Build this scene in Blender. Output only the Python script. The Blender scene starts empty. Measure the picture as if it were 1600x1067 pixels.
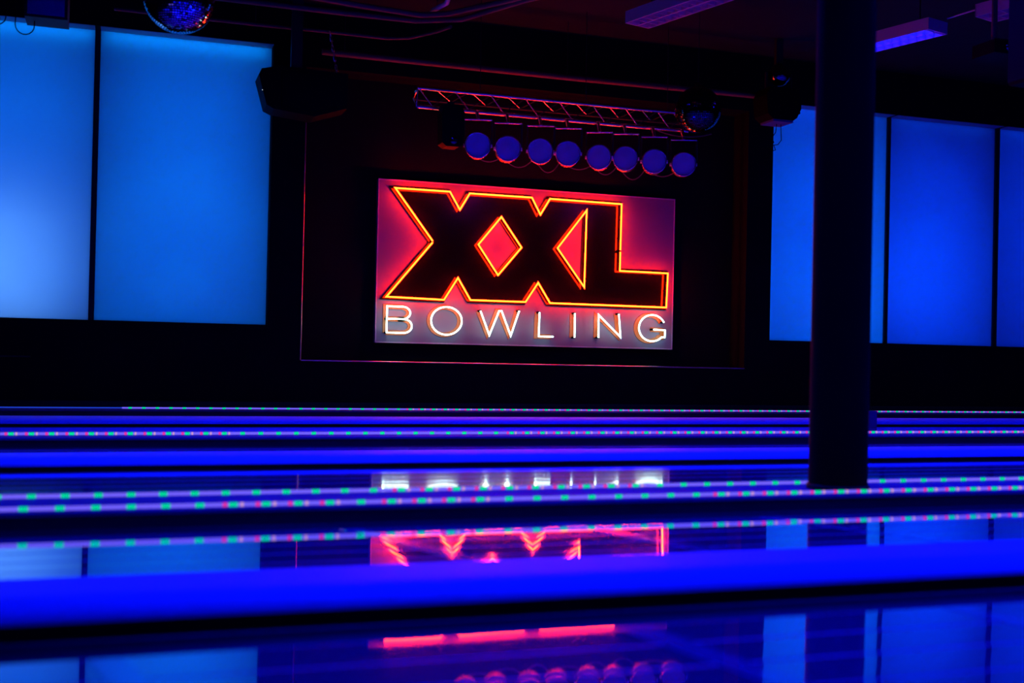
import bpy, bmesh, math, random
from mathutils import Vector, Matrix
random.seed(7)
sc = bpy.context.scene
COL = sc.collection

# ------------------------------------------------------------------ camera
cam_data = bpy.data.cameras.new('camera')
cam_data.sensor_width = 36.0
cam_data.lens = 40.0
cam_data.clip_start = 0.05
cam = bpy.data.objects.new('camera', cam_data); COL.objects.link(cam)
yaw, pitch, roll = 0.32427734, 0.00933841, 0.02187304
ax = Vector((math.sin(yaw) * math.cos(pitch), math.cos(yaw) * math.cos(pitch), math.sin(pitch)))
r0 = Vector((math.cos(yaw), -math.sin(yaw), 0)); u0 = r0.cross(ax)
rt = math.cos(roll) * r0 + math.sin(roll) * u0
up = -math.sin(roll) * r0 + math.cos(roll) * u0
M = Matrix((rt, up, -ax)).transposed().to_4x4()
M.translation = Vector((0, 0, 0.64))
cam.matrix_world = M
cam_data.dof.use_dof = True
cam_data.dof.focus_distance = 11.6
cam_data.dof.aperture_fstop = 1.6
sc.camera = cam

# ------------------------------------------------------------------ world, exposure
w = bpy.data.worlds.new('world'); sc.world = w; w.use_nodes = True
w.node_tree.nodes['Background'].inputs[0].default_value = (0.0, 0.0, 0.0, 1)
w.node_tree.nodes['Background'].inputs[1].default_value = 0.0
vs = sc.view_settings
vs.view_transform = 'Standard'; vs.look = 'None'; vs.gamma = 1; vs.exposure = 0.0
vs.use_curve_mapping = False

# ------------------------------------------------------------------ lights of the place (real lamps)
UV_POWER = 62.0            # each ultraviolet ceiling fixture
UV_COLOR = (0.0008, 0.005, 1.0)

def area_light(name, loc, sx, sy, power, color, rot, spread=180):
    d = bpy.data.lights.new(name, 'AREA'); d.shape = 'RECTANGLE'
    d.size = sx; d.size_y = sy; d.energy = power; d.color = color; d.spread = math.radians(spread)
    o = bpy.data.objects.new(name, d); COL.objects.link(o)
    o.location = loc; o.rotation_euler = rot
    return o

# lamps inside the light boxes behind the window films: x, z, size x, size z, power, colour, depth
FACE = (math.radians(-90), 0, 0)      # shines towards -Y
BOX_LAMPS = [   # x, y, z, size x, size z, power, colour
    (-1.15, 11.98, 2.10, 1.5, 2.8, 17.0, (0.0, 0.155, 1.0)), (-1.25, 11.95, 1.25, 1.0, 1.3, 9.0, (0.11, 0.32, 0.60)),
    (-1.15, 11.60, 3.575, 1.5, .03, 1.1, (0.0, 0.26, 1.0)),
    (.47, 11.98, 2.10, 1.3, 2.8, 15.0, (0.0, 0.155, 1.0)), (.42, 11.98, 1.20, .9, .8, 17.0, (0.01, 0.24, 1.0)),
    (.47, 11.60, 3.575, 1.5, .03, 1.1, (0.0, 0.26, 1.0)),
    (7.65, 12.7, 2.10, 1.4, 2.4, 30.0, (0.0, 0.080, 1.0)), (8.1, 12.7, 1.2, .6, .9, 14.0, (0.0, 0.17, 1.0)),
    (8.85, 12.7, 1.70, .45, .6, 15.0, (0.0, 0.060, 1.0)), (9.35, 11.93, 2.1, 1.4, 2.6, 10.5, (0.0, 0.038, 1.0)),
    (7.65, 11.60, 3.515, 1.4, .03, .35, (0.0, 0.06, 1.0)), (9.35, 11.60, 3.515, 1.4, .03, .22, (0.0, 0.08, 1.0)), (10.95, 11.60, 3.515, 1.4, .03, .2, (0.0, 0.08, 1.0)),
    (10.95, 12.7, 2.10, 1.5, 2.4, 22.0, (0.0, 0.038, 1.0)),
]
for x, y, z, sx, sz, pw, c in BOX_LAMPS:
    area_light('light_box_lamp', (x, y, z), sx, sz, pw, c, FACE)

# ------------------------------------------------------------------ materials
def mat(name, color, rough=.6, metal=0.0, noise=0.0, nscale=8.0, ior=1.45, bump=0.0, bscale=(6, 6, 6), coat=0.0, spec=.5):
    m = bpy.data.materials.new(name); m.use_nodes = True
    nt = m.node_tree; b = nt.nodes['Principled BSDF']
    b.inputs['Base Color'].default_value = (*color, 1)
    b.inputs['Roughness'].default_value = rough
    b.inputs['Metallic'].default_value = metal
    b.inputs['IOR'].default_value = ior
    b.inputs['Coat Weight'].default_value = coat
    b.inputs['Coat Roughness'].default_value = .03
    b.inputs['Specular IOR Level'].default_value = spec
    tc = nt.nodes.new('ShaderNodeTexCoord')
    if noise > 0:
        n = nt.nodes.new('ShaderNodeTexNoise'); n.inputs['Scale'].default_value = nscale
        n.inputs['Detail'].default_value = 4
        nt.links.new(tc.outputs['Object'], n.inputs['Vector'])
        mx = nt.nodes.new('ShaderNodeMix'); mx.data_type = 'RGBA'
        mx.inputs[6].default_value = tuple(c * (1 - noise) for c in color) + (1,)
        mx.inputs[7].default_value = tuple(min(1, c * (1 + noise)) for c in color) + (1,)
        nt.links.new(n.outputs['Fac'], mx.inputs[0])
        nt.links.new(mx.outputs[2], b.inputs['Base Color'])
    if bump > 0:
        mp = nt.nodes.new('ShaderNodeMapping'); mp.inputs['Scale'].default_value = bscale
        nt.links.new(tc.outputs['Object'], mp.inputs['Vector'])
        n2 = nt.nodes.new('ShaderNodeTexNoise'); n2.inputs['Scale'].default_value = 1; n2.inputs['Detail'].default_value = 1
        nt.links.new(mp.outputs['Vector'], n2.inputs['Vector'])
        bp = nt.nodes.new('ShaderNodeBump'); bp.inputs['Strength'].default_value = 1.0
        bp.inputs['Distance'].default_value = bump
        nt.links.new(n2.outputs['Fac'], bp.inputs['Height'])
        nt.links.new(bp.outputs['Normal'], b.inputs['Normal'])
        if coat: nt.links.new(bp.outputs['Normal'], b.inputs['Coat Normal'])
    return m

def emit(name, color, strength=1.0, sampling='AUTO'):
    m = bpy.data.materials.new(name); m.use_nodes = True
    nt = m.node_tree; nt.nodes.remove(nt.nodes['Principled BSDF'])
    e = nt.nodes.new('ShaderNodeEmission')
    e.inputs[0].default_value = (*color, 1); e.inputs[1].default_value = strength
    nt.links.new(e.outputs[0], nt.nodes['Material Output'].inputs[0])
    m.cycles.emission_sampling = sampling
    return m

def film(name):
    m = bpy.data.materials.new(name); m.use_nodes = True
    nt = m.node_tree; nt.nodes.remove(nt.nodes['Principled BSDF'])
    t = nt.nodes.new('ShaderNodeBsdfTranslucent')
    tc = nt.nodes.new('ShaderNodeTexCoord'); n = nt.nodes.new('ShaderNodeTexNoise')
    n.inputs['Scale'].default_value = 1.3; n.inputs['Detail'].default_value = 3
    nt.links.new(tc.outputs['Object'], n.inputs['Vector'])
    mx = nt.nodes.new('ShaderNodeMix'); mx.data_type = 'RGBA'
    mx.inputs[6].default_value = (.68, .68, .72, 1); mx.inputs[7].default_value = (.78, .78, .8, 1)
    nt.links.new(n.outputs['Fac'], mx.inputs[0]); nt.links.new(mx.outputs[2], t.inputs[0])
    d = nt.nodes.new('ShaderNodeBsdfDiffuse'); d.inputs[0].default_value = (.10, .10, .12, 1)
    ad = nt.nodes.new('ShaderNodeAddShader')
    nt.links.new(t.outputs[0], ad.inputs[0]); nt.links.new(d.outputs[0], ad.inputs[1])
    nt.links.new(ad.outputs[0], nt.nodes['Material Output'].inputs[0])
    return m

m_wall = mat('black_wall_paint', (.006, .005, .006), .8, noise=.25, nscale=3, spec=.08)
m_niche = mat('dark_niche_paint', (.007, .005, .006), .75, noise=.25, nscale=3, spec=.1)
m_ceil = mat('dark_ceiling', (.005, .005, .010), .85, noise=.3, nscale=2, spec=.2)
m_floor = mat('dark_floor', (.015, .015, .025), .7, noise=.3, nscale=4)
m_frame = mat('black_window_frame', (.006, .006, .01), .6, noise=.2)
m_box = mat('light_box_lining', (.25, .25, .26), .9, noise=.1)
m_head = mat('window_head_lining', (.35, .35, .38), .7, noise=.1)
m_film = film('frosted_window_film')
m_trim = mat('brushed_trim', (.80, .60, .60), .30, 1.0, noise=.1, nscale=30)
def lacquer(name, base, ior, rough, bump):
    """clear-lacquered board: coloured diffuse under a strong Fresnel reflection"""
    m = bpy.data.materials.new(name); m.use_nodes = True
    nt = m.node_tree; nt.nodes.remove(nt.nodes['Principled BSDF'])
    tc = nt.nodes.new('ShaderNodeTexCoord')
    def noise(scale, det):
        mp = nt.nodes.new('ShaderNodeMapping'); mp.inputs['Scale'].default_value = scale
        n = nt.nodes.new('ShaderNodeTexNoise'); n.inputs['Scale'].default_value = 1; n.inputs['Detail'].default_value = det
        nt.links.new(tc.outputs['Object'], mp.inputs['Vector']); nt.links.new(mp.outputs['Vector'], n.inputs['Vector']); return n
    grain = noise((.6, 30, 30), 3); wave = noise((1.3, 3.5, 1), 1)
    mx = nt.nodes.new('ShaderNodeMix'); mx.data_type = 'RGBA'
    mx.inputs[6].default_value = tuple(c * .85 for c in base) + (1,); mx.inputs[7].default_value = tuple(c * 1.15 for c in base) + (1,)
    nt.links.new(grain.outputs['Fac'], mx.inputs[0])
    bp = nt.nodes.new('ShaderNodeBump'); bp.inputs['Strength'].default_value = 1.0; bp.inputs['Distance'].default_value = bump
    nt.links.new(wave.outputs['Fac'], bp.inputs['Height'])
    d = nt.nodes.new('ShaderNodeBsdfDiffuse'); nt.links.new(mx.outputs[2], d.inputs[0])
    g = nt.nodes.new('ShaderNodeBsdfGlossy'); g.inputs['Color'].default_value = (.95, .95, .97, 1); g.inputs['Roughness'].default_value = rough
    f = nt.nodes.new('ShaderNodeLayerWeight'); f.inputs['Blend'].default_value = ior
    for n_ in (g, f): nt.links.new(bp.outputs['Normal'], n_.inputs['Normal'])
    ms = nt.nodes.new('ShaderNodeMixShader')
    nt.links.new(f.outputs['Facing'], ms.inputs[0]); nt.links.new(d.outputs[0], ms.inputs[1]); nt.links.new(g.outputs[0], ms.inputs[2])
    nt.links.new(ms.outputs[0], nt.nodes['Material Output'].inputs[0])
    return m
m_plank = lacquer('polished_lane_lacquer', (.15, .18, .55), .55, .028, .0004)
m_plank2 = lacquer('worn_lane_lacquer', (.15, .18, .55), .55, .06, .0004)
m_streak = lacquer('painted_light_streak', (.25, .40, .85), .45, .05, .0004)  # streaks of light on the lanes, put into the colour
m_seam = mat('lane_seam', (.20, .30, .55), .5, noise=.1)  # pale tone paints in the light that plank edges catch
m_gutter = mat('black_gutter', (.02, .02, .045), .45, noise=.2)
m_cap = mat('pale_cap_plastic', (.25, .52, .92), .55, noise=.04, nscale=5, spec=.06)
m_dark_cap = mat('dark_capping', (.05, .05, .24), .75, spec=.08, noise=.2, nscale=6)
m_under = mat('divider_side', (.03, .03, .06), .6, noise=.2)
m_col = mat('column_paint', (.007, .005, .003), .7, spec=.08, noise=.2, nscale=5)
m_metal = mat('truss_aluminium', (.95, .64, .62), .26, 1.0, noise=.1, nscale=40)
m_darkmetal = mat('dark_painted_metal', (.014, .012, .014), .55, 0, spec=.25, noise=.2, nscale=20)
m_black = mat('black_plastic', (.002, .002, .003), .6, spec=.06, noise=.2, nscale=20)
m_chrome = mat('chrome_rim', (.85, .78, .80), .38, .6, noise=.05)
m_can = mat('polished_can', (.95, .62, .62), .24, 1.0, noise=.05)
m_cable = mat('rubber_cable', (.10, .05, .06), .6, noise=.1)
m_lens = mat('frosted_lamp_lens', (.62, .62, .66), .45, noise=.08, nscale=10)
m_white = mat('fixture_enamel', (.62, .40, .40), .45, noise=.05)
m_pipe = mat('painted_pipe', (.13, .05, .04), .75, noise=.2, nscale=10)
m_mirror = mat('mirror_tile', (.80, .82, .86), .04, 1.0, noise=.05)
m_glass_dark = mat('dark_mirror_tile', (.10, .10, .14), .08, 1.0, noise=.2)
m_panel = mat('pale_sign_panel', (.18, .135, .21), .65, noise=.03, nscale=4)
m_acryl = mat('black_acrylic', (.005, .003, .003), .14, noise=.2, ior=1.5, spec=.35)
m_orange = mat('orange_brown_letter', (.40, .085, .010), .4, noise=.25, nscale=14)
m_rim = mat('sign_edge_trim', (.45, .34, .42), .45, .2)
e_red = emit('red_neon_gas', (80.0, 1.05, .08), 1.0)
e_white = emit('white_neon_gas', (6.5, 10.5, 9.0), 1.0)
e_uv = emit('ultraviolet_tube', (.10, .04, 1.0), .4)
e_rope = emit('violet_rope_glow', (.17, .12, 1.0), 1.0)
e_edgeblue = emit('blue_edge_glow', (.015, .06, .75), .8)  # glow that stands in for blue light on the far divider edge
e_green = emit('green_diode', (.0, .68, .33), 1.0, 'NONE')
e_pink = emit('pink_diode', (.95, .04, .45), .8, 'NONE')
e_peach = emit('peach_diode', (.75, .40, .75), .8, 'NONE')
e_dot = emit('indicator_dot', (.8, .9, 1.0), .8, 'NONE')

# ------------------------------------------------------------------ mesh helpers
class MB:
    def __init__(s): s.v = []; s.f = []; s.smooth = []
    def add(s, vs, fs, smooth=False):
        n = len(s.v); s.v += [tuple(v) for v in vs]
        for f in fs: s.f.append(tuple(i + n for i in f)); s.smooth.append(smooth)
        return s
    def box(s, a, b):
        (x0, y0, z0), (x1, y1, z1) = a, b
        vs = [(x0, y0, z0), (x1, y0, z0), (x1, y1, z0), (x0, y1, z0), (x0, y0, z1), (x1, y0, z1), (x1, y1, z1), (x0, y1, z1)]
        return s.add(vs, [(0, 3, 2, 1), (4, 5, 6, 7), (0, 1, 5, 4), (1, 2, 6, 5), (2, 3, 7, 6), (3, 0, 4, 7)])
    def tube(s, pts, r, n=10, closed=False, caps=True):
        P = [Vector(p) for p in pts]; k = len(P); vs = []; fs = []
        prev = None
        for i in range(k):
            if closed: d0 = (P[i] - P[i - 1]).normalized(); d1 = (P[(i + 1) % k] - P[i]).normalized()
            else:
                d1 = (P[min(i + 1, k - 1)] - P[max(i, 0)]); d0 = (P[i] - P[max(i - 1, 0)])
                if d1.length < 1e-9: d1 = d0
                if d0.length < 1e-9: d0 = d1
                d0 = d0.normalized(); d1 = d1.normalized()
            t = (d0 + d1)
            t = t.normalized() if t.length > 1e-6 else d1
            if prev is None:
                ref = Vector((0, 1, 0)) if abs(t.y) < .9 else Vector((1, 0, 0))
                a = (ref - t * ref.dot(t)).normalized()
            else: a = (prev - t * prev.dot(t)).normalized()
            prev = a
            b = t.cross(a)
            c = max(.35, t.dot(d1)); mdir = (d1 - d0); mdir = mdir - t * mdir.dot(t)
            mdir = mdir.normalized() if mdir.length > 1e-5 else None
            for j in range(n):
                an = 2 * math.pi * j / n
                o = (a * math.cos(an) + b * math.sin(an)) * r
                if mdir: o = o + mdir * (o.dot(mdir) * (1 / c - 1))
                vs.append(P[i] + o)
        for i in range(k if closed else k - 1):
            i2 = (i + 1) % k
            for j in range(n):
                j2 = (j + 1) % n
                fs.append((i * n + j, i2 * n + j, i2 * n + j2, i * n + j2))
        s.add(vs, fs, True)
        if caps and not closed:
            s.add(vs[:n], [tuple(range(n))]); s.add(vs[-n:], [tuple(range(n - 1, -1, -1))])
        return s
    def lathe(s, prof, c, axis, n=20, smooth=True):
        """prof: list of (radius, along-axis); axis a unit vector"""
        t = Vector(axis).normalized(); ref = Vector((0, 0, 1)) if abs(t.z) < .9 else Vector((1, 0, 0))
        a = (ref - t * ref.dot(t)).normalized(); b = t.cross(a); c = Vector(c)
        vs = []; fs = []
        for r, h in prof:
            for j in range(n):
                an = 2 * math.pi * j / n
                vs.append(c + t * h + (a * math.cos(an) + b * math.sin(an)) * r)
        for i in range(len(prof) - 1):
            for j in range(n):
                j2 = (j + 1) % n
                fs.append((i * n + j, i * n + j2, (i + 1) * n + j2, (i + 1) * n + j))
        return s.add(vs, fs, smooth)
    def extrude_x(s, prof, x0, x1, smooth=False):
        """prof: closed list of (y, z), swept along X"""
        n = len(prof)
        vs = [(x0, y, z) for y, z in prof] + [(x1, y, z) for y, z in prof]
        fs = [(i, (i + 1) % n, n + (i + 1) % n, n + i) for i in range(n)]
        s.add(vs, fs, smooth)
        s.add(vs[:n], [tuple(range(n - 1, -1, -1))]); s.add(vs[n:], [tuple(range(n))])
        return s
    def prism(s, poly, y0, y1):
        """poly: (x, z) outline, extruded in Y"""
        n = len(poly)
        vs = [(x, y0, z) for x, z in poly] + [(x, y1, z) for x, z in poly]
        fs = [(i, (i + 1) % n, n + (i + 1) % n, n + i) for i in range(n)] + [tuple(range(n)), tuple(range(2 * n - 1, n - 1, -1))]
        return s.add(vs, fs)
    def mesh(s, name, m):
        me = bpy.data.meshes.new(name); me.from_pydata(s.v, [], s.f)
        for p, sm in zip(me.polygons, s.smooth): p.use_smooth = sm
        me.materials.append(m)
        bm = bmesh.new(); bm.from_mesh(me); bmesh.ops.recalc_face_normals(bm, faces=bm.faces[:]); bm.to_mesh(me); bm.free()
        return me
    def build(s, name, m, parent=None, loc=None):
        o = bpy.data.objects.new(name, s.mesh(name, m)); COL.objects.link(o)
        if parent is not None: o.parent = parent
        if loc is not None: o.location = loc
        return o

def put(name, me, parent=None, loc=(0, 0, 0), rot=(0, 0, 0), sc_=None):
    o = bpy.data.objects.new(name, me); COL.objects.link(o)
    o.parent = parent; o.location = loc; o.rotation_euler = rot
    if sc_: o.scale = (1, sc_, sc_)
    return o
def tag(o, label, cat, group=None):
    o['label'] = label; o['category'] = cat
    if group: o['group'] = group
    return o
def thing(name, label, cat, loc=(0, 0, 0), rz=0.0, group=None):
    o = bpy.data.objects.new(name, None); COL.objects.link(o); o.empty_display_size = .1
    o.location = loc; o.rotation_euler = (0, 0, rz)
    return tag(o, label, cat, group)
def struct(o): o['kind'] = 'structure'; return o
def copy_tree(o, parent=None):
    c = o.copy(); COL.objects.link(c); c.parent = parent
    for ch in list(o.children): copy_tree(ch, c)
    return c

# ------------------------------------------------------------------ room shell
YW, XL, XR, YN, ZC = 11.32, -5.0, 14.0, -4.0, 4.05
struct(MB().box((XL, YN, -.20), (XR, 13.4, -.10)).build('floor', m_floor))
struct(MB().box((XL, YN, ZC), (XR, 13.4, ZC + .1)).build('ceiling', m_ceil))
struct(MB().box((XL - .1, YN, -.2), (XL, 13.4, ZC)).build('wall_left', m_wall))
struct(MB().box((XR, YN, -.2), (XR + .1, 13.4, ZC)).build('wall_right', m_wall))
struct(MB().box((XL, YN - .1, -.2), (XR, YN, ZC)).build('wall_front', m_wall))
T = .20
W1 = (-1.95, 1.275, .855, 3.61); W2 = (6.89, 11.70, .84, 3.55); NI = (1.60, 6.57, .515, 3.42)
wb = MB(); y0, y1 = YW, YW + T
wb.box((XL, y0, -.1), (W1[0], y1, ZC)); wb.box((W1[0], y0, -.1), (W1[1], y1, W1[2])); wb.box((W1[0], y0, W1[3]), (W1[1], y1, ZC))
wb.box((W1[1], y0, -.1), (NI[0], y1 + .13, ZC)); wb.box((NI[0], y0, -.1), (NI[1], y1 + .13, NI[2])); wb.box((NI[0], y0, NI[3]), (NI[1], y1 + .13, ZC))
wb.box((NI[1], y0, -.1), (W2[0], y1 + .13, ZC)); wb.box((W2[0], y0, -.1), (W2[1], y1, W2[2])); wb.box((W2[0], y0, W2[3]), (W2[1], y1, ZC))
wb.box((W2[1], y0, -.1), (XR, y1, ZC))
wall_back = struct(wb.build('wall_back', m_wall))
MB().box((NI[0] - .05, y1 + .13, NI[2] - .05), (NI[1] + .05, y1 + .18, NI[3] + .05)).build('niche_back', m_niche, wall_back)
# thin metal trims around the niche and below the left window
struct(MB().tube([(NI[0] + .002, YW - .0075, NI[2]), (NI[0] + .002, YW - .0075, 3.1)], .007, 12).build('trim_1', m_trim))
struct(MB().tube([(NI[0] + .01, YW - .0075, NI[2] - .002), (NI[1], YW - .0075, NI[2] - .002)], .007, 12).build('trim_2', m_trim))
struct(MB().box((XL, YW - .02, .495), (-.86, YW - .0005, .51)).build('trim_3', m_frame))
struct(MB().box((XL, YW - .012, -.1), (XR, YW - .0005, .10)).build('baseboard_back', m_frame))

def window(name, o, mulls, depth=.62):
    x0, x1, z0, z1 = o
    root = bpy.data.objects.new(name, None); COL.objects.link(root); root.location = (x0, YW, z0); root['kind'] = 'structure'
    Y = YW + .165
    xs = [x0] + [q for m in mulls for q in m] + [x1]
    for i in range(0, len(xs), 2):
        a, b = xs[i], xs[i + 1]
        MB().box((a - x0, Y - YW, 0), (b - x0, Y - YW + .012, z1 - z0)).build('window_pane', m_film, root)
        MB().box((a - x0, .004, z1 - z0 - .004), (b - x0, Y - YW, z1 - z0 - .0005)).build('window_head', m_head, root)
        lb = MB(); yb = Y + depth
        A = a - .015; Bq = b + .015
        lb.box((A, Y + .04, z0 - .03), (A + .01, yb, z1 + .03)); lb.box((Bq - .01, Y + .04, z0 - .03), (Bq, yb, z1 + .03))
        lb.box((A, Y + .04, z0 - .04), (Bq, yb, z0 - .03)); lb.box((A, Y + .04, z1 + .03), (Bq, yb, z1 + .04))
        lb.box((A, yb, z0 - .04), (Bq, yb + .02, z1 + .04))
        lb.v = [(x - x0, y - YW, z - z0) for x, y, z in lb.v]
        lb.build('light_box', m_box, root)
    for a, b in mulls:
        MB().box((a - x0, Y - YW - .03, 0), (b - x0, Y - YW + .04, z1 - z0)).build('mullion', m_frame, root)
    return root
win1 = window('window_1', W1, [(-.375, -.325)])
win2 = window('window_2', W2, [(8.535, 8.578), (10.13, 10.185)], 1.35)
# unseen slanting board added in the right light box to shade its pane
MB().prism([(x - W2[0], z - W2[2]) for x, z in ((8.58, 3.30), (10.13, 1.75), (10.13, 3.55), (8.58, 3.55))], .62, .63).build('shade_board', m_box, win2)

# ------------------------------------------------------------------ bowling lanes
LX0, LX1 = -3.2, 13.2
def lane(ya, yb, ga, gb, label, tilt, streaks=(), cup=.0001, m_top=None):
    """ya..yb lane surface, ga near gutter edge, gb far gutter edge"""
    yc = (ya + yb) / 2
    root = thing('bowling_lane', label, 'lane', (0, yc, 0), 0, 'bowling lanes running across the hall')
    n = 6; wd = (yb - ya) / n
    g = .006
    segs = 8
    top = []
    for k in range(segs + 1):
        t = -1 + 2 * k / segs
        top.append((t * (wd / 2 - g), -cup * t * t))
    vs = []; fs = []
    for x in (LX0, LX1):
        vs += [(x, y, z) for y, z in top]
    m = segs + 1
    mb = MB(); mb.add(vs, [(i, i + 1, m + i + 1, m + i) for i in range(segs)], True)
    e = [(top[0][0], top[0][1]), (top[0][0], -.0012), (top[-1][0], -.0012), (top[-1][0], top[-1][1])]
    vs = [(LX0, y, z) for y, z in e] + [(LX1, y, z) for y, z in e]
    mb.add(vs, [(0, 1, 5, 4), (1, 2, 6, 5), (2, 3, 7, 6)])
    me = bpy.data.meshes.new('plank'); me.from_pydata(mb.v, [], mb.f)
    for p, sm in zip(me.polygons, mb.smooth): p.use_smooth = sm
    me.materials.append(m_top or m_plank)
    bm = bmesh.new(); bm.from_mesh(me); bmesh.ops.recalc_face_normals(bm, faces=bm.faces[:])
    if bm.faces[0].normal.z < 0 and len(bm.faces): bmesh.ops.reverse_faces(bm, faces=bm.faces[:])
    bm.to_mesh(me); bm.free()
    for i in range(n):
        y = ya + wd * (i + .5) - yc
        put('plank', me, root, (0, y, y * math.sin(tilt)), (tilt + random.uniform(-.0008, .0008), 0, 0))
    MB().box((LX0, ya - yc, -.06), (LX1, yb - yc, -.0007)).build('lane_bed', m_seam, root).rotation_euler = (tilt, 0, 0)
    for a, b in ((ga, ya - .002), (yb + .002, gb)):
        if b - a < .03: continue
        prof = []; k = 10
        for i in range(k + 1):
            an = math.pi * i / k; prof.append(((a + b) / 2 - math.cos(an) * (b - a) / 2 - yc, -.012 - math.sin(an) * .055))
        for i in range(k, -1, -1):
            an = math.pi * i / k; prof.append(((a + b) / 2 - math.cos(an) * (b - a) / 2 * .98 - yc, -.016 - math.sin(an) * .059))
        MB().extrude_x(prof, LX0, LX1, True).build('gutter', m_gutter, root)
    for mx_, my0, my1, sl in streaks:  # thin pale strips imitate light falling across the boards
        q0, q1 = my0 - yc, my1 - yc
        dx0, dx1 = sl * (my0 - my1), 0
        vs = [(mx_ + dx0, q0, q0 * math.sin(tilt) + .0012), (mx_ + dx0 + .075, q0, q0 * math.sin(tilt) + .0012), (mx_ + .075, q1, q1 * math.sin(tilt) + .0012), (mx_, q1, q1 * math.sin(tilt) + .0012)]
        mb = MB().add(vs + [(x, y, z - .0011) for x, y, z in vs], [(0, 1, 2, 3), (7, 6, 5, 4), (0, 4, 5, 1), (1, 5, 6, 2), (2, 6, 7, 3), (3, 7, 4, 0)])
        mb.build('light_streak', m_streak, root)['label'] = 'streak of light painted across the lane'
    return root
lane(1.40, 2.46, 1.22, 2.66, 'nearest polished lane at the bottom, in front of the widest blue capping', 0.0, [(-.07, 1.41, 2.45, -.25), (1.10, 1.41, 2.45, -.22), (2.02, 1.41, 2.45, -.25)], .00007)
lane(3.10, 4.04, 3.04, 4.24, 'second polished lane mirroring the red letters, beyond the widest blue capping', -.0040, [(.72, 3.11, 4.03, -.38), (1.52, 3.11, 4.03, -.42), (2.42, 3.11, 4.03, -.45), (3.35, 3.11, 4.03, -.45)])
lane(4.85, 5.93, 4.64, 6.12, 'third lane, just beyond the capping that carries two light strips', .0045, (), .0001, m_plank2)
lane(6.50, 7.36, 6.47, 7.55, 'fourth lane, narrow sliver between a blue capping and a single light strip', .009, (), .0001, m_plank2)
lane(7.96, 9.20, 7.94, 9.35, 'fifth lane, thin dark sliver in front of the farthest blue capping', .0, (), .0001, m_plank2)
lane(9.76, 10.52, 9.72, 10.72, 'farthest lane, along the wall under the neon sign', .0, (), .0001, m_plank2)

# blue rounded cappings (they glow under the ultraviolet lamps)
def blue_cap(yf, yn, label):
    root = thing('lane_capping', label, 'capping', (0, (yf + yn) / 2, 0), 0, 'pale cappings between lanes')
    h = (yf - yn) / 2; k = 10
    prof = [(h, .011), (h, .052), (h - .008, .06)]
    for i in range(k + 1):
        an = math.pi / 2 * i / k
        prof.append((-h * .25 - math.sin(an) * h * .75, .012 + math.cos(an) * .048))
    MB().extrude_x(prof, LX0, LX1).build('cap_top', m_cap, root)
    MB().box((LX0, -h + .02, -.1), (LX1, h - .005, .0115)).build('cap_base', m_under, root)
blue_cap(3.03, 2.73, 'widest glowing blue capping, between the two nearest lanes')
blue_cap(6.44, 6.17, 'glowing blue capping, second widest, behind the double light strip')
blue_cap(9.66, 9.40, 'farthest and thinnest glowing blue capping, tinted pink under the sign')

def dark_cap(yf, yn, label):
    root = thing('lane_divider', label, 'divider', (0, (yf + yn) / 2, 0), 0, 'dark dividers carrying light strips')
    h = (yf - yn) / 2
    MB().extrude_x([(h, .046), (h - .006, .05), (-h + .006, .05), (-h, .046), (-h, .034), (h, .034)], LX0, LX1).build('cap_top', m_dark_cap, root)
    MB().box((LX0, -h + .012, -.1), (LX1, h - .012, .0345)).build('cap_base', m_under, root)
dark_cap(4.645, 4.245, 'dark divider under the two nearest light strips, with the column on it')
dark_cap(7.93, 7.56, 'dark divider under the middle single light strip')
dark_cap(11.0, 10.74, 'dark divider under the farthest light strip, at the foot of the wall')

# ------------------------------------------------------------------ light strips: rope with coloured diodes
def ring_mesh(name, m, r, L):
    return MB().lathe([(r * .8, -L / 2), (r, -L / 2 + .003), (r, L / 2 - .003), (r * .8, L / 2)], (0, 0, 0), (1, 0, 0), 8).mesh(name, m)
R0 = .0072
me_g = ring_mesh('led', e_green, R0 * 1.10, .034)
me_p = ring_mesh('led', e_pink, R0 * 1.10, .019)
me_o = ring_mesh('led', e_peach, R0 * 1.10, .015)
def strip(y, z, xa, xb, la, lb, rich, label, rad=R0):
    k_ = rad / R0
    root = thing('light_strip', label, 'light strip', (0, y, z), 0, 'colour-changing light strips on the dividers')
    MB().tube([(xa, 0, 0), (xb, 0, 0)], rad, 8).build('rope', e_rope, root)
    P = .118; k0 = math.ceil(la / P); k1 = math.floor(lb / P)
    for k in range(k0, k1 + 1):
        x = k * P + .02
        put('led', me_g, root, (x, 0, 0), sc_=k_)
        if any(a <= x <= b for a, b in rich): put('led', me_p, root, (x - .030, 0, 0), sc_=k_); put('led', me_o, root, (x + .031, 0, 0), sc_=k_)
    return root
strip(4.270, .0605, -3.0, 13.0, -.75, 4.2, [(.35, .75), (.95, 1.35), (2.3, 4.2)], 'nearest light strip, on the front edge of the double divider')
strip(4.615, .0605, -3.0, 13.0, -.75, 4.5, [(1.05, 2.15)], 'second light strip, on the rear edge of the double divider, passing behind the column')
strip(7.75, .0605, -3.0, 13.0, -1.1, 7.6, [(-1.1, .62), (2.6, 7.6)], 'third light strip, single line between the upper two blue cappings', .0088)
far = strip(10.86, .0605, -.05, 13.0, 0.0, 10.6, [(2.5, 10.6)], 'farthest and thinnest light strip, along the wall below the sign', .0070)
MB().tube([(-3.0, 0, 0), (-.05, 0, 0)], .005, 8).build('edge_glow', e_edgeblue, far)['label'] = 'added glowing line for the lit divider edge'  # added glowing line, imitates light along the divider edge

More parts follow.
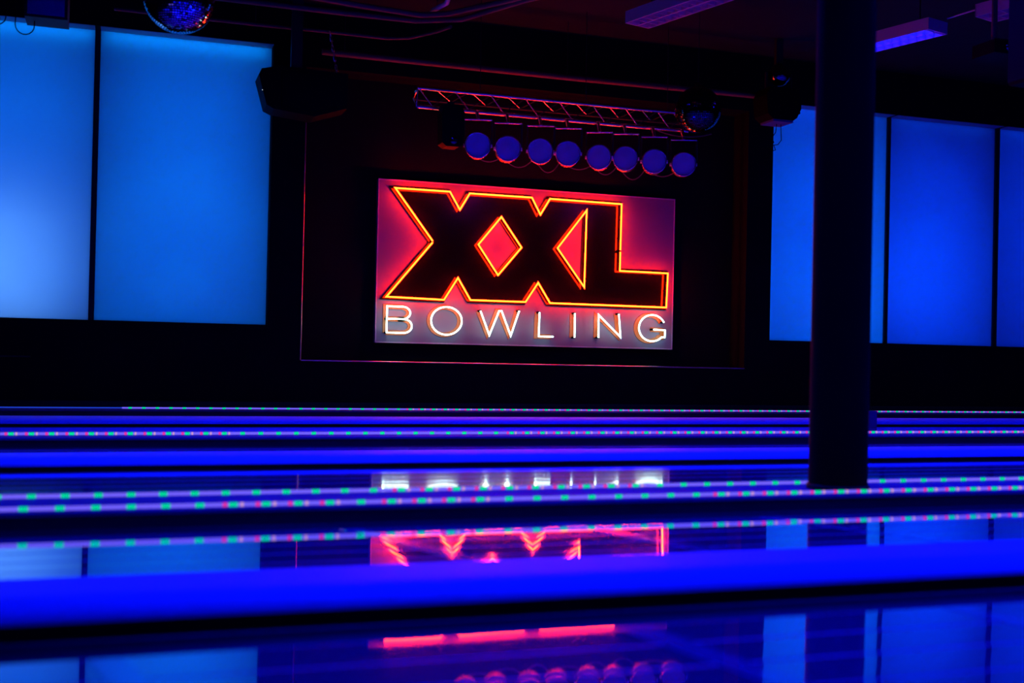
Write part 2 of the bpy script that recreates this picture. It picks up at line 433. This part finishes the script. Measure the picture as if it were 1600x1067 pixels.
# ------------------------------------------------------------------ column
col = thing('column', 'dark round column standing on the divider at the right', 'column', (3.075, 4.445, .05))
MB().lathe([(.131, 0), (.131, ZC - .0505)], (0, 0, 0), (0, 0, 1), 48).build('shaft', m_col, col)
MB().lathe([(.0, .001), (.139, .001), (.139, .02), (.132, .024)], (0, 0, 0), (0, 0, 1), 48).build('base_ring', m_darkmetal, col)
jb = thing('junction_box', 'small dim blue box standing beside the column foot on the far lane edge', 'box', (6.78, 9.28, .0))
MB().box((-.046, -.03, -.0615), (.046, .03, .143)).build('housing', m_dark_cap, jb)
MB().box((-.049, -.034, .143), (.049, .034, .150)).build('lid', m_dark_cap, jb)

# ------------------------------------------------------------------ neon sign
PX0, PX1, PZ0, PZ1, PY = 2.404, 5.770, .720, 2.388, 11.55
sign = thing('neon_sign', 'neon sign with red outlined XXL above white BOWLING on a pale panel', 'sign', (PX0, PY, PZ0))
def sx(v): return [(x - PX0, y - PY, z - PZ0) for x, y, z in v]
def sbuild(mb, name, m, parent=None):
    if parent is None: mb.v = sx(mb.v); parent = sign
    else: mb.v = sx(mb.v)
    return mb.build(name, m, parent)
sbuild(MB().box((PX0, PY, PZ0), (PX1, PY + .085, PZ1)), 'panel', m_panel)
fr = MB(); q = .012
fr.box((PX0 - q, PY - .006, PZ0 - q), (PX1 + q, PY + .08, PZ0)); fr.box((PX0 - q, PY - .006, PZ1), (PX1 + q, PY + .08, PZ1 + q))
fr.box((PX0 - q, PY - .006, PZ0), (PX0, PY + .08, PZ1)); fr.box((PX1, PY - .006, PZ0), (PX1 + q, PY + .08, PZ1))
sbuild(fr, 'panel_frame', m_rim)
OUT = [(2.552, 2.300), (3.134, 2.300), (3.245, 2.118), (3.35, 2.296), (4.043, 2.296), (4.142, 2.120), (4.248, 2.296), (5.088, 2.291), (5.083, 1.557), (5.667, 1.555), (5.655, 1.174), (4.274, 1.176), (4.134, 1.389), (3.995, 1.178), (3.382, 1.177), (3.241, 1.404), (3.095, 1.169), (2.484, 1.180), (2.965, 1.768)]
DIA = [(3.704, 2.070), (3.936, 1.756), (3.680, 1.451), (3.456, 1.764)]
TRI = [(4.676, 2.198), (4.666, 1.362), (4.347, 1.771)]
def offset(poly, d):
    n = len(poly); area = sum(poly[i][0] * poly[(i + 1) % n][1] - poly[(i + 1) % n][0] * poly[i][1] for i in range(n))
    s = 1 if area < 0 else -1
    out = []
    for i in range(n):
        p0, p1, p2 = Vector(poly[i - 1]), Vector(poly[i]), Vector(poly[(i + 1) % n])
        a = (p1 - p0).normalized(); b = (p2 - p1).normalized()
        na = Vector((-a.y, a.x)) * s; nb = Vector((-b.y, b.x)) * s
        m = (na + nb).normalized(); k = min(2.6, 1 / max(.2, m.dot(na)))
        out.append(tuple(p1 + m * d * k))
    return out
def filled(name, loops, y, th, m, parent):
    cu = bpy.data.curves.new(name, 'CURVE'); cu.dimensions = '2D'; cu.fill_mode = 'BOTH'; cu.extrude = th / 2
    for L in loops:
        sp = cu.splines.new('POLY'); sp.points.add(len(L) - 1); sp.use_cyclic_u = True
        for p, (x, z) in zip(sp.points, L): p.co = (x, z, 0, 1)
    tmp = bpy.data.objects.new(name + '_tmp', cu); COL.objects.link(tmp)
    bpy.context.view_layer.update()
    me = bpy.data.meshes.new_from_object(tmp.evaluated_get(bpy.context.evaluated_depsgraph_get()))
    bpy.data.objects.remove(tmp); bpy.data.curves.remove(cu)
    for v in me.vertices:
        x, z, d = v.co; v.co = (x - PX0, y + th / 2 - PY - d, z - PZ0)
    me.materials.clear(); me.materials.append(m)
    bm = bmesh.new(); bm.from_mesh(me); bmesh.ops.recalc_face_normals(bm, faces=bm.faces[:]); bm.to_mesh(me); bm.free()
    me.name = name
    return put(name, me, parent)
filled('letter_face', [offset(OUT, .026), offset(DIA, -.020), offset(TRI, -.018)], PY - .03, .030, m_acryl, sign)['label'] = 'black glossy face of the letters XXL'
TY = 11.46; TR = .0085
def y3(path): return [(x, TY, z) for x, z in path]
def lerp(a, b, t): return (a[0] + (b[0] - a[0]) * t, a[1] + (b[1] - a[1]) * t)
# the outline tube is broken at the left notch and halfway down the L
L1, L2 = OUT[7], OUT[8]
ga, gb = lerp(L1, L2, .690), lerp(L1, L2, .715)
notch = OUT[18]
seg_top = [lerp(notch, OUT[0], .012)] + OUT[0:8] + [ga]
seg_bot = [gb] + OUT[8:18] + [lerp(notch, OUT[17], .012)]
for pth in (seg_top, seg_bot):
    t = sbuild(MB().tube(y3(pth), TR, 10), 'neon_tube', e_red)
    eb = MB()
    for e, nx in ((pth[0], pth[1]), (pth[-1], pth[-2])):
        eb.tube([(e[0], TY - .001, e[1]), (e[0] - .012, TY + .05, e[1])], TR * .95, 8)
    sbuild(eb, 'electrode', m_black, t).location = (0, 0, 0)
for L in (DIA, TRI): sbuild(MB().tube(y3(L), TR, 10, closed=True), 'neon_tube', e_red)
# standoffs that carry the tubes
st = MB()
for a, b in zip(OUT, OUT[1:]):
    p = lerp(a, b, .5); st.tube([(p[0], TY + .012, p[1]), (p[0], PY - .03, p[1])], .006, 6)
sbuild(st, 'standoff', m_darkmetal)['kind'] = 'stuff'
# BOWLING
def arc(cx, cz, rx, rz, a0, a1, n=14):
    return [(cx + rx * math.cos(math.radians(a0 + (a1 - a0) * i / n)), cz + rz * math.sin(math.radians(a0 + (a1 - a0) * i / n))) for i in range(n + 1)]
LET = [
    [[(2.494, .813), (2.494, 1.083), (2.64, 1.083)] + arc(2.66, 1.019, .078, .064, 85, -90) + [(2.494, .955)],
     [(2.63, .955)] + arc(2.672, .884, .086, .071, 85, -90) + [(2.494, .813)]],
    [arc(3.127, .951, .166, .145, 90, 450, 36)],
    [[(3.495, 1.067), (3.598, .814), (3.702, 1.074), (3.728, 1.074), (3.836, .814), (3.926, 1.081)]],
    [[(4.157, 1.072), (4.152, .815), (4.320, .815)]],
    [[(4.564, 1.075), (4.565, .812)]],
    [[(4.846, .818), (4.843, 1.066), (5.108, .830), (5.082, 1.085)]],
    [arc(5.487, .940, .160, .146, 27, 318, 30) + [(5.644, .842), (5.646, .920), (5.505, .925)]],
]
def ribbon(mb, path, wd, y0, y1, closed=False):
    P = [Vector(p) for p in path]; n = len(P); Ls = []; Rs = []
    for i in range(n):
        a = P[i] - P[i - 1] if (i or closed) else P[1] - P[0]
        b = P[(i + 1) % n] - P[i] if (i < n - 1 or closed) else P[i] - P[i - 1]
        a.normalize(); b.normalize()
        na = Vector((-a.y, a.x)); nb = Vector((-b.y, b.x)); m = na + nb
        m = m.normalized() if m.length > 1e-4 else na
        k = min(1.7, 1 / max(.3, m.dot(na)))
        Ls.append(P[i] + m * wd / 2 * k); Rs.append(P[i] - m * wd / 2 * k)
    for i in range(n if closed else n - 1):
        j = (i + 1) % n
        mb.prism([tuple(Ls[i]), tuple(Ls[j]), tuple(Rs[j]), tuple(Rs[i])], y0, y1)
for L in LET:
    tb = MB(); rb = MB(); eb = MB()
    for pth in L:
        closed = len(pth) > 30 and (Vector(pth[0]) - Vector(pth[-1])).length < 1e-4
        if closed: pth = pth[:-1]
        tb.tube(y3(pth), .0075, 10, closed=closed)
        ribbon(rb, pth, .050, PY - .012, PY - .0003, closed)
        if not closed:
            for e in (pth[0], pth[-1]): eb.tube([(e[0], TY + .004, e[1]), (e[0], PY - .010, e[1])], .011, 8)
        else: eb.tube([(pth[0][0], TY + .004, pth[0][1]), (pth[0][0], PY - .010, pth[0][1])], .011, 8)
    lt = sbuild(rb, 'letter', m_orange)
    t = sbuild(tb, 'neon_tube', e_white); t['label'] = 'white neon tube'
    sbuild(eb, 'electrode', m_black, t)

# ------------------------------------------------------------------ lighting truss with lamps
TX0, TX1, TYY, TZT, TZB = 2.53, 5.38, 10.5, 3.125, 2.948
truss = thing('lighting_truss', 'aluminium lattice truss glowing red above the neon sign', 'truss', (TX0, TYY, TZB))
def tbuild(mb, name, m, parent=truss):
    mb.v = [(x - TX0, y - TYY, z - TZB) for x, y, z in mb.v]; return mb.build(name, m, parent)
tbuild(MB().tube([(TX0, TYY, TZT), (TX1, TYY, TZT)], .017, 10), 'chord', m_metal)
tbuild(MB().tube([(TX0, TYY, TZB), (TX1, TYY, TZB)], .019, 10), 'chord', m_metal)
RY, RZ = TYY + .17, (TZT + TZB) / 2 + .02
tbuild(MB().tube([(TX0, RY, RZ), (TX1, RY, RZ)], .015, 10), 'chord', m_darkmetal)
nb = 8; dx = (TX1 - TX0) / nb
for i in range(nb):
    a = TX0 + i * dx + .02
    tbuild(MB().tube([(a, TYY, TZT - .012), (a + dx * .36, TYY, TZB + .014)], .006, 6), 'lattice_bar', m_metal)
    tbuild(MB().tube([(a + dx * .36, TYY, TZB + .014), (a + dx * .96, TYY + .01, TZT - .012)], .006, 6), 'lattice_bar', m_darkmetal)
    tbuild(MB().tube([(a + dx * .5, TYY, TZT - .012), (a + dx, RY, RZ)], .006, 6), 'lattice_bar', m_metal)
    tbuild(MB().tube([(a + dx, RY, RZ), (a + dx * 1.3 if i < nb - 1 else a + dx * .9, TYY, TZT - .012)], .006, 6), 'lattice_bar', m_darkmetal)
for x in (TX0, TX1):
    tbuild(MB().tube([(x, TYY, TZT), (x, TYY, TZB), (x, RY, RZ)], .013, 8, closed=True), 'end_frame', m_metal)
for x in (3.15, 4.25, 5.15):
    tbuild(MB().tube([(x, TYY, TZT), (x, TYY + .02, ZC)], .004, 6), 'hanger_wire', m_darkmetal)
# par lamps under the truss
ORD = ['leftmost', 'second from the left', 'third from the left', 'fourth from the left', 'fourth from the right', 'third from the right', 'second from the right', 'rightmost']
CANX = [(3.102, 2.598), (3.404, 2.590), (3.737, 2.592), (4.023, 2.592), (4.355, 2.580), (4.638, 2.588), (4.953, 2.583), (5.281, 2.578)]
def make_can(label, loc, yawr, pitchr):
    root = thing('par_lamp', label, 'lamp', loc, 0, 'round stage lamps under the truss')
    ax_ = Vector((math.sin(yawr) * math.cos(pitchr), -math.cos(yawr) * math.cos(pitchr), -math.sin(pitchr)))   # facing direction
    side = Vector((math.cos(yawr), math.sin(yawr), 0))
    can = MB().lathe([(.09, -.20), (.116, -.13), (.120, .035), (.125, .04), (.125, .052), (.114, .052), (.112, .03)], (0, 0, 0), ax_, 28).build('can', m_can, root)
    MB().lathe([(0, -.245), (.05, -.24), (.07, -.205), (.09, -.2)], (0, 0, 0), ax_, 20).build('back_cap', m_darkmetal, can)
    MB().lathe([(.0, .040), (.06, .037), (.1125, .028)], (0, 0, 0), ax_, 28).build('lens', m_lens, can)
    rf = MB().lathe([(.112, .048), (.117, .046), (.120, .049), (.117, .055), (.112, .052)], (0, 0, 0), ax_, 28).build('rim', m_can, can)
    top = .25
    h = .131
    for s in (-1, 1):
        p = side * h * s
        arm = MB().tube([p + Vector((0, 0, -.02)), p + Vector((0, 0, top))], .008, 6).build('yoke_arm', m_darkmetal, root)
        MB().lathe([(0, .0), (.018, .0), (.018, .022), (0, .022)], side * .116 * s, side * s, 10).build('pivot_knob', m_chrome, arm)
    MB().tube([side * -h + Vector((0, 0, top)), side * h + Vector((0, 0, top))], .009, 8).build('yoke_bar', m_metal, root)
    z1 = TZB - loc[2]
    yo = TYY - loc[1]
    MB().tube([(0, 0, top), (0, yo * .35, z1 - .02), (0, yo, z1)], .017, 8).build('clamp', m_metal, root)
    return root
yaws = [.25, .34, .20, .28, .12, .22, .30, .40]
pits = [.12, .05, .14, .12, .08, .02, .06, .14]
for i, (x, z) in enumerate(CANX):
    make_can('round stage lamp under the truss, %s of the eight' % ORD[i], (x, 10.38, z), -math.atan2(x, 10.38) + yaws[i] * .4 - .08, pits[i] * .35)
# dark scanner lamp clamped to the truss
sl = thing('scanner_lamp', 'small black scanner lamp clamped to the left end of the truss', 'lamp', (2.835, 10.40, 2.76))
MB().prism([(-.09, .20), (.09, .20), (.11, .12), (.10, -.17), (.06, -.20), (-.06, -.20), (-.10, -.17), (-.11, .12)], -.09, .08).build('housing', m_black, sl)
MB().lathe([(.0, .02), (.03, .02), (.045, .0), (.045, -.02)], (.01, -.09, -.14), (0, -1, 0), 14).build('lens', m_glass_dark, sl)
MB().box((-.025, -.03, .20), (.025, .12, .235)).build('clamp', m_darkmetal, sl)
# drooping supply cable
def droop(a, b, sag, n=12):
    a, b = Vector(a), Vector(b)
    return [a.lerp(b, i / n) - Vector((0, 0, sag * 4 * (i / n) * (1 - i / n))) for i in range(n + 1)]
cb = MB()
for i in range(7):
    cb.tube(droop((CANX[i][0] + .02, 10.55, CANX[i][1] - .06), (CANX[i + 1][0] - .02, 10.55, CANX[i + 1][1] - .06), .05 + .03 * (i % 3), 8), .005, 5)
tag(cb.build('lamp_cable', m_cable), 'thin cable drooping between the round stage lamps', 'cable')
cb = MB().tube(droop((5.0, 10.46, TZB - .022), (5.55, 10.3, TZB - .05), .05), .006, 6)
tag(cb.build('supply_cable', m_cable), 'loose cable drooping from the right end of the truss', 'cable')

# ------------------------------------------------------------------ mirror balls
def ball(label, loc, r, m, rows, name='mirror_ball'):
    root = thing(name, label, 'ball', loc)
    vs = []; fs = []
    for i in range(rows):
        t0, t1 = math.pi * i / rows, math.pi * (i + 1) / rows
        n = max(4, int(2 * rows * math.sin((t0 + t1) / 2)))
        for j in range(n):
            a0, a1 = 2 * math.pi * j / n + .01, 2 * math.pi * (j + 1) / n - .01
            jx, jy = random.uniform(-.012, .012), random.uniform(-.012, .012)
            k = len(vs)
            for (t, a, q1, q2) in ((t0 + .012, a0, -1, -1), (t0 + .012, a1, -1, 1), (t1 - .012, a1, 1, 1), (t1 - .012, a0, 1, -1)):
                rr = r * (1 + .08 * (jx * q1 + jy * q2))
                vs.append((rr * math.sin(t) * math.cos(a), rr * math.sin(t) * math.sin(a), rr * math.cos(t)))
            fs.append((k, k + 3, k + 2, k + 1))
    mb = MB(); mb.add(vs, fs)
    o = mb.build('mirror_tiles', m, root); o['kind'] = 'stuff'
    MB().lathe([(0, -r * .985)] + [(r * .985 * math.sin(math.pi * i / 16), -r * .985 * math.cos(math.pi * i / 16)) for i in range(1, 16)] + [(0, r * .985)], (0, 0, 0), (0, 0, 1), 24).build('core', m_black, root)
    MB().lathe([(0, r + .03), (.03, r + .03), (.03, r - .01)], (0, 0, 0), (0, 0, 1), 12).build('motor_cap', m_darkmetal, root)
    MB().tube([(0, 0, r + .02), (0, 0, ZC - loc[2])], .004, 6).build('hanging_wire', m_darkmetal, root)
    return root
ball('large blue-lit mirror ball hanging in front of the left window', (.265, 8.0, 2.98), .235, m_mirror, 44)
ball('dark mirror ball hanging at the right end of the truss', (5.128, 9.8, 3.008), .222, m_glass_dark, 40)

# ------------------------------------------------------------------ ultraviolet ceiling fixtures
FD = Vector((.27, -.963, 0)).normalized()            # direction of the rows, towards the camera
FANG = math.atan2(FD.y, FD.x)
FL, FW, FH = 1.22, .27, .095
def make_fixture(lit):
    """local x along the length, origin at the middle of the underside"""
    root = bpy.data.objects.new('ceiling_light', None); COL.objects.link(root)
    h = MB(); L, Wd, H, t = FL / 2, FW / 2, FH, .008
    h.box((-L, -Wd, 0), (L, -Wd + t, H)); h.box((-L, Wd - t, 0), (L, Wd, H)); h.box((-L, -Wd, 0), (-L + t, Wd, H)); h.box((L - t, -Wd, 0), (L, Wd, H))
    h.box((-L, -Wd, H), (L, Wd, H + t))
    h.build('housing', m_white, root)
    for y in (-.06, .06):
        MB().tube([(-L + .04, y, .062), (L - .04, y, .062)], .013, 8).build('tube', e_uv if lit else m_white, root)
    MB().box((-L + t, -.004, 0.001), (L - t, .004, .038)).build('louver_rail', m_white, root)
    bl = MB().box((-.002, -Wd + t, .001), (.002, Wd - t, .036)).mesh('louver_blade', m_white)
    for i in range(14): put('louver_blade', bl, root, (-L + (i + .5) * FL / 14, 0, 0))
    for x in (-L * .7, L * .7):
        MB().tube([(x, 0, H), (x, 0, .6)], .005, 6).build('hanger_rod', m_darkmetal, root)
    return root
FIX = [  # far end of the underside centre line x, y, z, label, power factor
    (4.12, 9.03, 3.50, 'louvred ceiling light with violet sheen, right of the truss, nearest the picture centre', 0),
    (6.255, 9.35, 3.50, 'louvred ceiling light with glowing blue tube, just right of the column top', .22),
    (6.70, 7.74, 3.50, 'louvred ceiling light partly behind the hanging speaker at the top right', 0),
    (2.02, 9.42, 3.72, 'ceiling light glowing blue at the top edge above the pipes', .3),
]
SLOT = 1.90
for row in range(-1, 4):
    for sl_ in range(1, 5):
        x = 4.12 + 2.35 * (row - 1) + FD.x * SLOT * sl_; y = 9.03 + FD.y * SLOT * sl_
        if row == 2 and sl_ == 1: continue
        FIX.append((x, y, 3.62, 'ultraviolet ceiling light, %s from the wall in the %s row from the left' % (('second', 'third', 'fourth', 'fifth')[sl_ - 1], ('first', 'second', 'third', 'fourth', 'fifth')[row + 1]), 1.7 if sl_ == 1 else .9))
protos = {}
for x, y, z, lab, pf in FIX:
    lit = pf > 0
    if lit in protos: o = copy_tree(protos[lit])
    else: o = protos[lit] = make_fixture(lit)
    c = Vector((x, y, z)) + FD * FL / 2
    o.location = c; o.rotation_euler = (0, 0, FANG)
    tag(o, lab, 'light', 'ultraviolet ceiling lights over the lanes')
    if UV_POWER * pf > 0:
        area_light('fixture_lamp', (c.x, c.y, c.z + .048), FL - .06, FW - .05, UV_POWER * pf, UV_COLOR, (0, 0, FANG), 150)
MB_ = MB().tube([(6.62, 8.10, 3.60), (6.68, 7.74, 3.60)], .008, 6)
tag(MB_.build('conduit', m_white), 'short conduit joining the two louvred ceiling lights at the top right', 'conduit')

# ------------------------------------------------------------------ pipes and hung equipment under the ceiling
def pipe(name, pts, r, label, m=m_pipe, cat='pipe'):
    root = thing(name, label, cat, pts[0])
    o = Vector(pts[0])
    MB().tube([Vector(p) - o for p in pts], r, 10).build('run', m, root)
    hg = MB()
    P0, P1 = Vector(pts[0]), Vector(pts[-1])
    for k in (1, len(pts) - 2):
        q = Vector(pts[k]) - o
        MB().tube([q, q + Vector((0, 0, ZC - pts[k][2]))], .004, 6).build('hanger', m_darkmetal, root)
    return root
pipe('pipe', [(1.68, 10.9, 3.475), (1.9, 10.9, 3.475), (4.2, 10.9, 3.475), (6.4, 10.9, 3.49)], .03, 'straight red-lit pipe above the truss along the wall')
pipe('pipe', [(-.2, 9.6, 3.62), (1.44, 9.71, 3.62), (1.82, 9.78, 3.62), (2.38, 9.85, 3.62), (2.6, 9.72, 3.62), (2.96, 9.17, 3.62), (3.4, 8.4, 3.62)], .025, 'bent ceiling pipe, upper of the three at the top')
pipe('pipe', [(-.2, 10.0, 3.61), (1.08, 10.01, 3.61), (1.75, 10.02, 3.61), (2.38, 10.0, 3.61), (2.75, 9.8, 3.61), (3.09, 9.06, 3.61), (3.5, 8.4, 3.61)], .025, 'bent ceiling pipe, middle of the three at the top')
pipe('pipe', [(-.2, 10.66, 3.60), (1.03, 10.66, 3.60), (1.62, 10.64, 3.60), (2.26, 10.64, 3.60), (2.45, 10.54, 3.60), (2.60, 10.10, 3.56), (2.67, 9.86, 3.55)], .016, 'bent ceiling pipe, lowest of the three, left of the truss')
hose = MB().tube([(2.51, 10.05, 3.665), (2.50, 9.85, 3.675), (2.56, 9.6, 3.68), (2.53, 9.35, 3.74), (2.45, 9.1, 3.92), (2.42, 9.0, 4.05)], .022, 8)
tag(hose.build('hose', m_white), 'blue-lit flexible hose rising past the bent pipes', 'hose')

# left loudspeaker, silhouetted against the window
sp = thing('loudspeaker', 'black loudspeaker hanging at the right edge of the left window', 'speaker', (1.46, 10.6, 2.98))
MB().prism([(-.41, .12), (-.385, .175), (-.22, .215), (.40, .20), (.40, -.12), (.10, -.22), (-.27, -.18), (-.335, -.15)], -.14, .18).build('cabinet', m_black, sp)
MB().prism([(-.20, .17), (.36, .16), (.36, -.09), (.08, -.18), (-.20, -.14)], -.15, -.139).build('grille', m_black, sp)
MB().lathe([(0, .004), (.0035, .003), (.004, 0)], (-.375, -.14, -.02), (0, -1, 0), 8).build('indicator_lamp', e_dot, sp)
MB().box((-.12, -.11, .20), (-.02, -.05, ZC - 2.98)).build('bracket', m_darkmetal, sp)
ch = MB()
for i in range(9):
    a = Vector((1.702, 10.6, 3.60)).lerp(Vector((1.785, 10.6, 3.19)), i / 9); b = Vector((1.702, 10.6, 3.60)).lerp(Vector((1.785, 10.6, 3.19)), (i + 1) / 9)
    d = (b - a).normalized(); s_ = d.cross(Vector((0, 1, 0))) * .009 if i % 2 else Vector((0, .009, 0))
    ch.tube([a - d * .006 + s_, b + d * .006 + s_, b + d * .006 - s_, a - d * .006 - s_], .0035, 5, closed=True)
tag(ch.build('safety_chain', m_metal), 'short safety chain hanging down to the left loudspeaker', 'chain')

# equipment box at the top left with cable loops
eb = thing('ceiling_speaker', 'dark box speaker hanging at the top left corner above the window', 'speaker', (-.62, 9.0, 2.99))
MB().box((-.155, -.10, 0), (.135, .16, .36)).build('cabinet', m_darkmetal, eb)
MB().box((-.135, -.112, .02), (.115, -.1, .34)).build('grille', m_dark_cap, eb)
MB().box((-.03, .0, .36), (.03, .06, ZC - 2.99)).build('bracket', m_darkmetal, eb)
lp = MB().tube([(-.84, 9.02, 3.10)] + [(-.78 + .065 * math.cos(math.radians(a)), 9.02, 2.955 + .07 * math.sin(math.radians(a))) for a in range(180, 361, 20)] + [(-.715, 9.02, 3.02)], .0045, 6)
tag(lp.build('cable_loop', m_black), 'thin cable loop hanging under the box speaker at the top left', 'cable')
lp = MB().tube([(-1.06, 9.02, 3.12)] + [(-1.0 + .09 * math.cos(math.radians(a)), 9.02, 2.99 + .06 * math.sin(math.radians(a))) for a in range(180, 361, 20)] + [(-.90, 9.02, 3.12)], .0045, 6)
tag(lp.build('cable_loop', m_black), 'thin cable loop cut by the left picture edge', 'cable')

# moving head lamp beside the right window
mh = thing('moving_head_lamp', 'black moving head lamp with round head, at the top left corner of the right window', 'lamp', (6.51, 10.6, 3.16))
MB().prism([(-.17, .34), (.15, .34), (.20, .23), (.20, .13), (.15, .03), (.11, 0), (-.14, 0), (-.20, .05), (-.22, .25)], -.12, .16).build('body', m_black, mh)
MB().box((-.13, -.11, -.022), (.11, .15, 0)).build('base_plate', m_dark_cap, mh)
for z in (.22, .11): MB().lathe([(0, .05), (.014, .05), (.014, .03), (.02, .03), (.02, .012), (.008, .01), (.008, 0)], (.195, -.02, z), (1, 0, 0), 10).build('knob', m_black, mh)
MB().lathe([(0, -.12)] + [(.12 * math.sin(math.pi * i / 12), -.12 * math.cos(math.pi * i / 12)) for i in range(1, 12)] + [(0, .12)], (0, 0, .50), Vector((-.3, -1, -.2)), 24).build('head', m_glass_dark, mh)
for s in (-1, 1): MB().tube([(s * .15, .02, .34), (s * .15, .02, .52)], .014, 8).build('yoke_arm', m_darkmetal, mh)
MB().box((-.04, 0, .615), (.04, .05, ZC - 3.16)).build('bracket', m_darkmetal, mh)
lp = MB().tube([(6.50, 10.62, 3.14), (6.49, 10.62, 3.05), (6.44, 10.62, 2.98), (6.47, 10.62, 2.94), (6.44, 10.62, 2.92), (6.41, 10.62, 2.88), (6.44, 10.62, 2.84), (6.49, 10.62, 2.86), (6.47, 10.62, 2.91), (6.52, 10.62, 2.92), (6.56, 10.62, 2.97), (6.55, 10.62, 3.14)], .0045, 6)
tag(lp.build('cable_loop', m_black), 'curly cable hanging under the moving head lamp by the right window', 'cable')

# hanging projector and speaker at the top right
pj = thing('projector', 'small dark projector on a drop pole at the top right', 'projector', (6.17, 7.0, 3.06))
MB().box((-.10, -.10, -.10), (.10, .14, 0)).build('body', m_black, pj)
MB().lathe([(0, .03), (.02, .03), (.03, .02), (.03, 0)], (.02, -.10, -.05), (0, -1, 0), 12).build('lens', m_glass_dark, pj)
MB().box((-.085, -.105, .0), (.085, .145, .006)).build('top_plate', m_darkmetal, pj)
MB().tube([(0, .02, 0), (0, .02, ZC - 3.06)], .022, 10).build('drop_pole', m_pipe, pj)
rs = thing('loudspeaker', 'black loudspeaker hanging at the right picture edge, edged in red', 'speaker', (5.79, 6.0, 2.50))
MB().prism([(-.24, .02), (-.22, 0), (.24, 0), (.26, .02), (.26, .62), (.24, .64), (-.22, .64), (-.24, .62)], -.16, .18).build('cabinet', m_black, rs)
MB().box((-.20, -.168, .04), (.22, -.16, .60)).build('grille', m_black, rs)
MB().box((-.04, -.02, .64), (.04, .06, ZC - 2.52)).build('bracket', m_darkmetal, rs)
